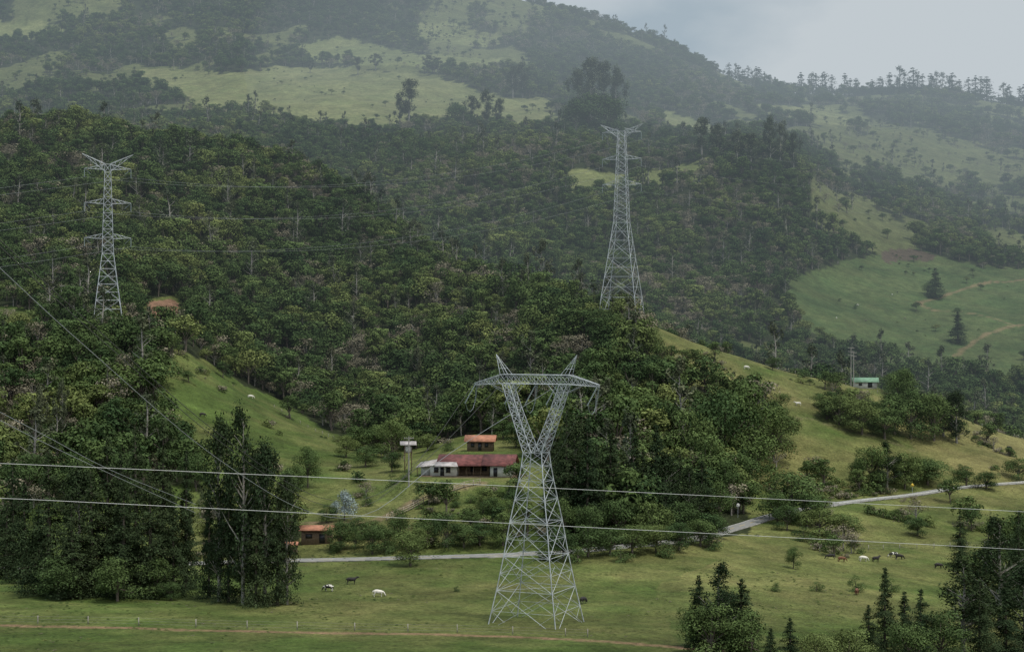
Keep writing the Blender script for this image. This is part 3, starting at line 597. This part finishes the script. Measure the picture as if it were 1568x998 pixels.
# ------------------------------------------------------------------ wires
def wire(name,pts,r,mat,parent,step=8):
    pts=resample(pts,step); B=MB(); B.tube(pts,r,4); return obj(name,B.mesh(name,[mat]),parent=parent)
def span(a,b,sag,n=24): return [a.lerp(b,i/n)-Vector((0,0,4*sag*(i/n)*(1-i/n))) for i in range(n+1)]
def emp(n): e=bpy.data.objects.new(n,None); COL.objects.link(e); return e
E=emp('roadside_power_line')
for v0,vm_,v1 in((709,744,783),(762,801,841)):
    wire('wire',[P(-120,v0-5,115),P(0,v0,120),P(784,vm_,140),P(1568,v1,165),P(1700,v1+8,170)],.022,M_wire,E,10)
E=emp('transmission_line')
for i,(du,dv,tu,tv) in enumerate(((0,0,722,592),(0,-10,765,590),(-20,14,845,595))):
    wire('conductor',[P(-60+du,322+dv,105),P(0+du,378+dv,112),P(150+du,516+dv,135),P(345+du,682+dv,175),P(480+du*.5,768+dv,210),P(570,770+dv,228),P(650+(tu-727)*.3,696,242),P(tu,tv,pN.y-.5)],.032,M_wired if i<2 else M_wiref,E,4)
for a,b in(((-60,600),(175,722)),((-60,612),(190,735))):
    wire('conductor',[P(a[0],a[1],110),P(60,a[1]+62,125),P(b[0],b[1],150),P(300,b[1]+50,185)],.026,M_wiref,E,6)
for du in (0,10,55): wire('conductor',span(P(902-du*2,592,pN.y+.5),P(835-du,715,400),2),.022,M_wiref,E,6)
def tip(e,p,x,z):
    r=e.rotation_euler.z; return Vector((p.x+x*math.cos(r),p.y+x*math.sin(r),p.z+z))
E2=emp('hillside_transmission_line')
for az in(.54,.73,.915):
    for s in(-1,1):
        zz=az*HL-2.6; a=tip(TLf,pL,s*7.6,zz)
        bz={.54:.69,.73:.82,.915:.955}[az]; b=tip(TFr,pF,s*7.4,bz*HF-2.6)
        wire('conductor',span(a,b,9),.034,M_wiref,E2,12)
        wire('conductor',span(a,Vector((a.x-330,a.y-230,a.z-34)),10),.036,M_wiref,E2,12)
        if s>0: wire('conductor',span(b,Vector((b.x+400,b.y+500,b.z+40)),12),.026,M_wiref,E2,16)
# ------------------------------------------------------------------ buildings
def child(par,name,B,mats): return obj(name,B.mesh(name,mats),parent=par)
def building(name,loc,rot): e=emp(name); e.location=loc; e.rotation_euler=(0,0,rot); return e
h=building('farmhouse',(HP.x,HP.y,HP.z),-.12)
W=MB(); R_=MB(); R2=MB(); D=MB(); WD=MB()
W.box((0,.5,-.6),(24,9.6,1.6),1)
W.box((-6.4,-.2,1.6),(6.6,7.2,2.8)); W.box((-.4,1.6,1.6),(5.4,3.8,2.8),1); W.box((7.9,-.3,1.6),(5.4,8.0,2.8)); W.box((3.7,1.6,1.6),(2.8,3.8,2.8),1)
for x,z in((-8.2,1.7),(-5.2,1.7)): D.box((x,-3.84,z),(1.1,.1,1.2)); WD.box((x,-3.9,z-.66),(1.3,.16,.1))
D.box((9.1,-4.34,1.8),(1.1,.1,1.1)); WD.box((9.1,-4.4,1.2),(1.3,.16,.1)); D.box((-6.7,-3.84,1.3),(.95,.1,2.1)); D.box((6.5,-4.34,1.3),(.95,.1,2.1))
D.box((10.64,-1.5,1.8),(.1,1.2,1.1)); D.box((10.64,1.6,1.8),(.1,1.2,1.1)); D.box((.3,-.34,1.3),(1,.1,2.1)); D.box((3.2,-.34,1.8),(1.2,.1,1.1))
for x in(-2.6,-.8,1.0,2.8,4.6): WD.box((x,-3.4,1.6),(.18,.18,3.0))
WD.box((1,-3.4,1.0),(7.2,.1,.12)); WD.box((1,-3.4,.6),(7.2,.08,.1)); WD.box((1,-3.4,3.05),(8.0,.2,.2))
for i in range(4): W.box((10.5,.5,3.15+i*.48),(.2,7.0-i*1.9,.46))
R_.slab((-8.2,-5.0,2.85),(3.0,-5.0,2.85),(3.0,.5,5.2),(-8.2,.5,5.2),.12); R_.slab((3.02,-5.3,2.95),(11.3,-5.3,2.95),(11.3,.5,5.35),(3.02,.5,5.35),.12)
R_.slab((11.3,5.8,2.9),(-8.2,5.8,2.9),(-8.2,.5,5.18),(11.3,.5,5.18),.12)
W.box((-10.6,.6,1.2),(3.4,5,2.0)); R2.slab((-13.2,-4.2,2.3),(-8.25,-4.4,2.9),(-8.25,3.4,3.9),(-13.2,3.2,3.0),.1); R2.slab((-8.3,-5.6,2.7),(-2.5,-5.6,2.7),(-3.2,-3.6,3.62),(-8.3,-3.6,3.62),.1)
for y_ in(-3.8,2.6): WD.box((-12.9,y_,1.1),(.16,.16,2.4))
child(h,'walls',W,[M_white,M_wood]);child(h,'roof',R_,[M_rred]);child(h,'annex_roof',R2,[M_rgrey]);child(h,'windows_and_doors',D,[M_dark]);child(h,'veranda',WD,[M_wood])
h=building('tiled_cottage',HP2,-.08); W=MB();R_=MB();D=MB()
W.box((0,0,1.3),(7,4,3.2),0)
for x in(-2,1.8): D.box((x,-2.04,1.7),(1,.1,1.1))
D.box((0,-2.04,1.3),(.9,.1,2.1))
for i in range(3):
    for s in(-1,1): W.box((s*3.4,0,3.05+i*.35),(.18,3.4-i*1.1,.35))
R_.slab((-4.3,-2.8,2.7),(4.3,-2.8,2.7),(4.3,0,4.3),(-4.3,0,4.3),.14);R_.slab((4.3,2.8,2.7),(-4.3,2.8,2.7),(-4.3,0,4.3),(4.3,0,4.3),.14)
child(h,'walls',W,[M_wood]);child(h,'roof',R_,[M_rorg]);child(h,'windows_and_door',D,[M_dark])
q=locate(625,722,380,470); h=building('raised_shelter',q,.1); B=MB();R_=MB()
for x in(-.9,.9):
    for y_ in(-.8,.8): B.box((x,y_,3.4),(.16,.16,7.2),1)
B.box((0,0,5.0),(2.1,1.9,.15),1)
for s in(-1,1): B.beam((-.9,s*.8,0.5),(.9,s*.8,5),.1,1)
B.box((0,0,5.9),(1.7,1.5,1.6)); R_.slab((-2.1,-1.6,7.0),(2.1,-1.6,7.0),(2.1,0,7.9),(-2.1,0,7.9),.1);R_.slab((2.1,1.6,7.0),(-2.1,1.6,7.0),(-2.1,0,7.9),(2.1,0,7.9),.1)
child(h,'frame',B,[M_white,M_wood]);child(h,'roof',R_,[M_rgrey])
OH.z=ground(OH.x,OH.y); h=building('roadside_shed',OH,.02); B=MB();R_=MB();D=MB()
B.box((0,.6,1.3),(6.4,2.6,3.0)); D.box((1.2,-.74,1.2),(1.2,.1,2.0)); D.box((-1.6,-.74,1.7),(1.4,.1,.9))
R_.slab((-3.7,-1.6,3.0),(3.7,-1.6,3.0),(3.7,.6,3.9),(-3.7,.6,3.9),.14);R_.slab((3.7,2.6,3.0),(-3.7,2.6,3.0),(-3.7,.6,3.9),(3.7,.6,3.9),.14)
child(h,'walls',B,[M_wood]);child(h,'roof',R_,[M_rorg]);child(h,'openings',D,[M_dark])
q=locate(447,848,340,380); h=building('gate_lodge',q,0); B=MB();R_=MB()
for x in(-.9,.9): B.box((x,0,.9),(.4,.4,2.2))
R_.slab((-1.4,-.9,2.0),(1.4,-.9,2.0),(1.4,0,2.6),(-1.4,0,2.6),.1);R_.slab((1.4,.9,2.0),(-1.4,.9,2.0),(-1.4,0,2.6),(1.4,0,2.6),.1)
B.box((0,.1,.8),(1.3,.1,1.4)); child(h,'posts_and_gate',B,[M_wood]);child(h,'roof',R_,[M_rorg])
GH.z=ground(GH.x,GH.y); h=building('green_roof_shed',GH,-.1); B=MB();R_=MB();D=MB()
B.box((0,0,1.2),(8,4,2.8)); D.box((-2,-2.04,1.5),(1.2,.1,1)); D.box((1.5,-2.04,1.3),(1.6,.1,1.8))
R_.slab((-4.8,-2.8,2.4),(4.8,-2.8,2.4),(4.8,0,4.0),(-4.8,0,4.0),.12);R_.slab((4.8,2.8,2.4),(-4.8,2.8,2.4),(-4.8,0,4.0),(4.8,0,4.0),.12)
child(h,'walls',B,[M_white]);child(h,'roof',R_,[M_rgreen]);child(h,'openings',D,[M_dark])
def upole(u,v,top,y0,y1,arms=2):
    q=locate(u,v,y0,y1); H_=(v-top)/F*q.y; B=MB(); B.tube([(0,0,-.5),(0,0,H_)],[.2,.13],8)
    for i in range(arms):
        z=H_-.5-i*1.3; B.box((0,0,z),(2.4,.14,.14))
        for x in(-1.1,-.5,.5,1.1): B.tube([(x,0,z+.05),(x,0,z+.4)],.07,6)
    return obj('utility_pole',B.mesh('utility_pole',[M_conc]),q,.3)
upole(1303,580,520,540,640,3); upole(1307,582,528,540,640,2); upole(626,745,668,380,470,1); upole(94,490,436,500,640,1)
def sign(name,u,v,top,y0,y1,shape,mat):
    q=locate(u,v,y0,y1); H_=(v-top)/F*q.y; B=MB(); B.tube([(0,0,-.3),(0,0,H_)],.05,6)
    s=.55
    if shape=='d': B.slab((0,-.06,H_-2*s+.1),(s,-.06,H_-s+.1),(0,-.06,H_+.1),(-s,-.06,H_-s+.1),-.03,1)
    else:
        pt=[(.5*math.cos(a),-.06,H_-.35+.5*math.sin(a)) for a in [i*math.pi/4 for i in range(8)]]
        B.slab(pt[0],pt[1],pt[2],pt[3],.03,1);B.slab(pt[0],pt[3],pt[4],pt[7],.03,1);B.slab(pt[4],pt[5],pt[6],pt[7],.03,1)
    return obj(name,B.mesh(name,[M_steel,mat]),q)
sign('warning_sign',1397,755,740,440,520,'d',M_ypaint); sign('road_sign',1130,792,771,380,430,'r',M_wpaint); sign('road_sign',1057,832,812,345,400,'r',M_wpaint)
# ------------------------------------------------------------------ cows
def cowmat(name,base,patch,thr):
    m,nt,o=newmat(name); b=N(nt,'ShaderNodeBsdfPrincipled'); b.inputs['Roughness'].default_value=.8
    tc=N(nt,'ShaderNodeTexCoord'); oi=N(nt,'ShaderNodeObjectInfo'); no=N(nt,'ShaderNodeTexNoise',noise_dimensions='4D'); no.inputs['Scale'].default_value=1.5; no.inputs['Detail'].default_value=1
    mu=N(nt,'ShaderNodeMath',operation='MULTIPLY'); mu.inputs[1].default_value=50; nt.links.new(oi.outputs['Random'],mu.inputs[0]); nt.links.new(mu.outputs[0],no.inputs['W']); nt.links.new(tc.outputs['Object'],no.inputs['Vector'])
    cr=N(nt,'ShaderNodeValToRGB'); cr.color_ramp.interpolation='CONSTANT'; cr.color_ramp.elements[0].color=(*base,1); cr.color_ramp.elements[1].position=thr; cr.color_ramp.elements[1].color=(*patch,1)
    nt.links.new(no.outputs['Fac'],cr.inputs['Fac']); nt.links.new(cr.outputs['Color'],b.inputs['Base Color']); nt.links.new(b.outputs[0],o.inputs['Surface']); return m
CM={'bw':cowmat('cow_black_white',(.02,.02,.02),(.7,.68,.62),.52),'k':cowmat('cow_black',(.018,.016,.015),(.5,.5,.5),.72),'w':cowmat('cow_white',(.66,.63,.56),(.6,.5,.4),.75),'br':cowmat('cow_brown',(.14,.06,.03),(.5,.45,.4),.7)}
def cowmesh(graz,mat,nm):
    V=[(-.78,0,1.12),(-.3,0,1.06),(.25,0,1.04),(.68,0,1.1)]; R=[.3,.37,.38,.31]; E_=[(0,1),(1,2),(2,3)]
    def ch(par,pts):
        for p,r in pts: V.append(p);R.append(r);E_.append((par,len(V)-1));par=len(V)-1
        return par
    if graz: hd=ch(3,[((1.0,0,.95),.19),((1.2,0,.6),.14),((1.35,0,.36),.13),((1.47,0,.14),.085)]); ear=(1.24,.0,.55)
    else: hd=ch(3,[((1.0,0,1.3),.19),((1.22,0,1.48),.14),((1.42,0,1.42),.13),((1.64,0,1.3),.085)]); ear=(1.3,0,1.55)
    for s in(-1,1):
        ch(3,[((.62,s*.2,.8),.15),((.64,s*.2,.44),.075),((.6,s*.2,.22),.06),((.64,s*.2,.02),.065)])
        ch(0,[((-.66,s*.22,.8),.17),((-.62,s*.2,.66),.12),((-.86,s*.2,.42),.075),((-.8,s*.2,.2),.06),((-.76,s*.2,.02),.065)])
        ch(hd-2,[((ear[0],s*.2,ear[2]+.03),.035),((ear[0],s*.27,ear[2]+.02),.02)])
    ch(0,[((-1.06,0,1.12),.05),((-1.14,0,.7),.03),((-1.12,0,.4),.05)])
    ch(1,[((-.42,0,.68),.13)])
    me=bpy.data.meshes.new(nm+'_base'); me.from_pydata(V,E_,[]); ob=bpy.data.objects.new('tmp',me); COL.objects.link(ob)
    ob.modifiers.new('s','SKIN')
    for i,sv in enumerate(me.skin_vertices[0].data): sv.radius=(R[i],R[i]); sv.use_root=(i==0)
    ob.modifiers.new('ss','SUBSURF').levels=1
    dg=bpy.context.evaluated_depsgraph_get(); m2=bpy.data.meshes.new_from_object(ob.evaluated_get(dg)); m2.name=nm
    bpy.data.objects.remove(ob); m2.materials.clear(); m2.materials.append(CM[mat])
    m2.polygons.foreach_set('use_smooth',[True]*len(m2.polygons)); return m2
cache={}
for u,v,mt,g,rot,y0,y1 in [(503,905,'bw',1,2.8,205,350),(538,894,'k',0,.1,205,350),(579,913,'w',1,.2,205,350),(893,924,'k',1,1.0,205,350),(310,638,'k',1,.6,400,600),(1222,621,'w',0,3.0,480,660),
  (1256,842,'k',1,.4,345,480),(1272,856,'k',1,3.0,345,480),(1289,860,'br',1,.3,345,480),(1322,859,'w',1,.2,345,480),(1341,860,'k',0,.5,345,480),(1368,853,'bw',1,3.1,345,480),(1377,856,'k',1,.2,345,480),(1437,870,'k',1,.2,300,480),(1545,688,'k',1,.3,480,660),(1312,910,'br',1,1.2,290,480),(1143,565,'w',1,.2,480,660),(384,610,'w',1,.2,400,620),
  (1313,468,'w',1,.2,1080,1700),(1366,452,'w',1,2,1080,1700),(1281,488,'w',1,1,1080,1700),(1374,448,'k',1,1,1080,1700)]:
    key=(g,mt)
    if key not in cache: cache[key]=cowmesh(g,mt,'cow_mesh')
    q=locate(u,v,y0,y1); obj('cow',cache[key],(q.x,q.y,q.z-.02),rot,(.9,.9,.9))
# ------------------------------------------------------------------ haze and mist bank: air volumes that absorb and glow instead of scattering light
def airglow_mat(name,dens,colr):
    m,nt,o=newmat(name); va=N(nt,'ShaderNodeVolumeAbsorption'); va.inputs['Color'].default_value=(0,0,0,1); va.inputs['Density'].default_value=dens
    em=N(nt,'ShaderNodeEmission'); em.inputs['Color'].default_value=(*colr,1); em.inputs['Strength'].default_value=dens  # emission stands in for light scattered by the air
    ad=N(nt,'ShaderNodeAddShader'); nt.links.new(va.outputs[0],ad.inputs[0]); nt.links.new(em.outputs[0],ad.inputs[1]); nt.links.new(ad.outputs[0],o.inputs['Volume']); return m
B=MB(); B.box((200,2700,350),(6500,4400,1500)); obj('haze',B.mesh('haze',[airglow_mat('haze_glow',.000155,(.28,.345,.385))]))  # air over the valley, its pale veil is added glow
def blob(name,c,r,mat):
    B=MB(); n=24; k=16
    for i in range(k+1):
        th=math.pi*i/k
        for j in range(n): ph=2*math.pi*j/n; B.v.append((c[0]+r[0]*math.sin(th)*math.cos(ph),c[1]+r[1]*math.sin(th)*math.sin(ph),c[2]+r[2]*math.cos(th)))
    for i in range(k):
        for j in range(n): B.q.append([i*n+j,(i+1)*n+j,(i+1)*n+(j+1)%n,i*n+(j+1)%n]);B.m.append(0)
    return obj(name,B.mesh(name,[mat]))
blob('mist_bank',(440,2300,330),(800,900,330),airglow_mat('mist_glow',.00020,(.34,.40,.44)))  # extra mist on the right, brightened by its own emission
# ------------------------------------------------------------------ light, sky, camera
sd=Vector((.25,-.22,.9)).normalized()
L=bpy.data.lights.new('sun','SUN'); L.energy=2.9; L.angle=math.radians(5); L.color=(1,.96,.88)
s=bpy.data.objects.new('sun',L); COL.objects.link(s); s.rotation_euler=sd.to_track_quat('Z','Y').to_euler(); s.location=(0,0,300)
w=bpy.data.worlds.new('World'); sc.world=w; w.use_nodes=True; nt=w.node_tree; nt.nodes.clear()
o=nt.nodes.new('ShaderNodeOutputWorld'); bg=nt.nodes.new('ShaderNodeBackground'); bg.inputs['Strength'].default_value=.1
sky=nt.nodes.new('ShaderNodeTexSky'); sky.sky_type='NISHITA'; sky.sun_disc=False; sky.sun_elevation=math.asin(sd.z); sky.sun_rotation=math.atan2(sd.x,sd.y); sky.dust_density=2
tc=nt.nodes.new('ShaderNodeTexCoord'); mp=nt.nodes.new('ShaderNodeMapping'); mp.inputs['Scale'].default_value=(1,1,2.0); no=nt.nodes.new('ShaderNodeTexNoise'); no.inputs['Scale'].default_value=7; no.inputs['Detail'].default_value=6; no.inputs['Roughness'].default_value=.5
nt.links.new(tc.outputs['Generated'],mp.inputs['Vector']); nt.links.new(mp.outputs[0],no.inputs['Vector'])
cr=nt.nodes.new('ShaderNodeValToRGB'); cr.color_ramp.elements[0].position=.38; cr.color_ramp.elements[0].color=(5.2,6.3,7.3,1); cr.color_ramp.elements[1].position=.64; cr.color_ramp.elements[1].color=(10.5,10.8,11.0,1)
sx=nt.nodes.new('ShaderNodeSeparateXYZ'); nt.links.new(tc.outputs['Generated'],sx.inputs[0]); ma=nt.nodes.new('ShaderNodeMath'); ma.operation='MULTIPLY_ADD'; ma.inputs[1].default_value=.9; ma.inputs[2].default_value=-.05; nt.links.new(sx.outputs['X'],ma.inputs[0])
ma2=nt.nodes.new('ShaderNodeMath'); ma2.operation='ADD'; nt.links.new(no.outputs['Fac'],ma2.inputs[0]); nt.links.new(ma.outputs[0],ma2.inputs[1]); nt.links.new(ma2.outputs[0],cr.inputs['Fac'])
mx=nt.nodes.new('ShaderNodeMix'); mx.data_type='RGBA'; mx.inputs['Factor'].default_value=.88
nt.links.new(sky.outputs[0],mx.inputs['A']); nt.links.new(cr.outputs[0],mx.inputs['B']); nt.links.new(mx.outputs['Result'],bg.inputs['Color']); nt.links.new(bg.outputs[0],o.inputs['Surface'])
cd=bpy.data.cameras.new('camera'); cam=bpy.data.objects.new('camera',cd); COL.objects.link(cam); cam.location=(0,0,0); cam.rotation_euler=(math.pi/2,0,0)
cd.sensor_width=36; cd.lens=36*F/1568; cd.clip_start=1; cd.clip_end=20000; sc.camera=cam
sc.view_settings.view_transform='Standard'; sc.view_settings.look='None'; sc.view_settings.exposure=0
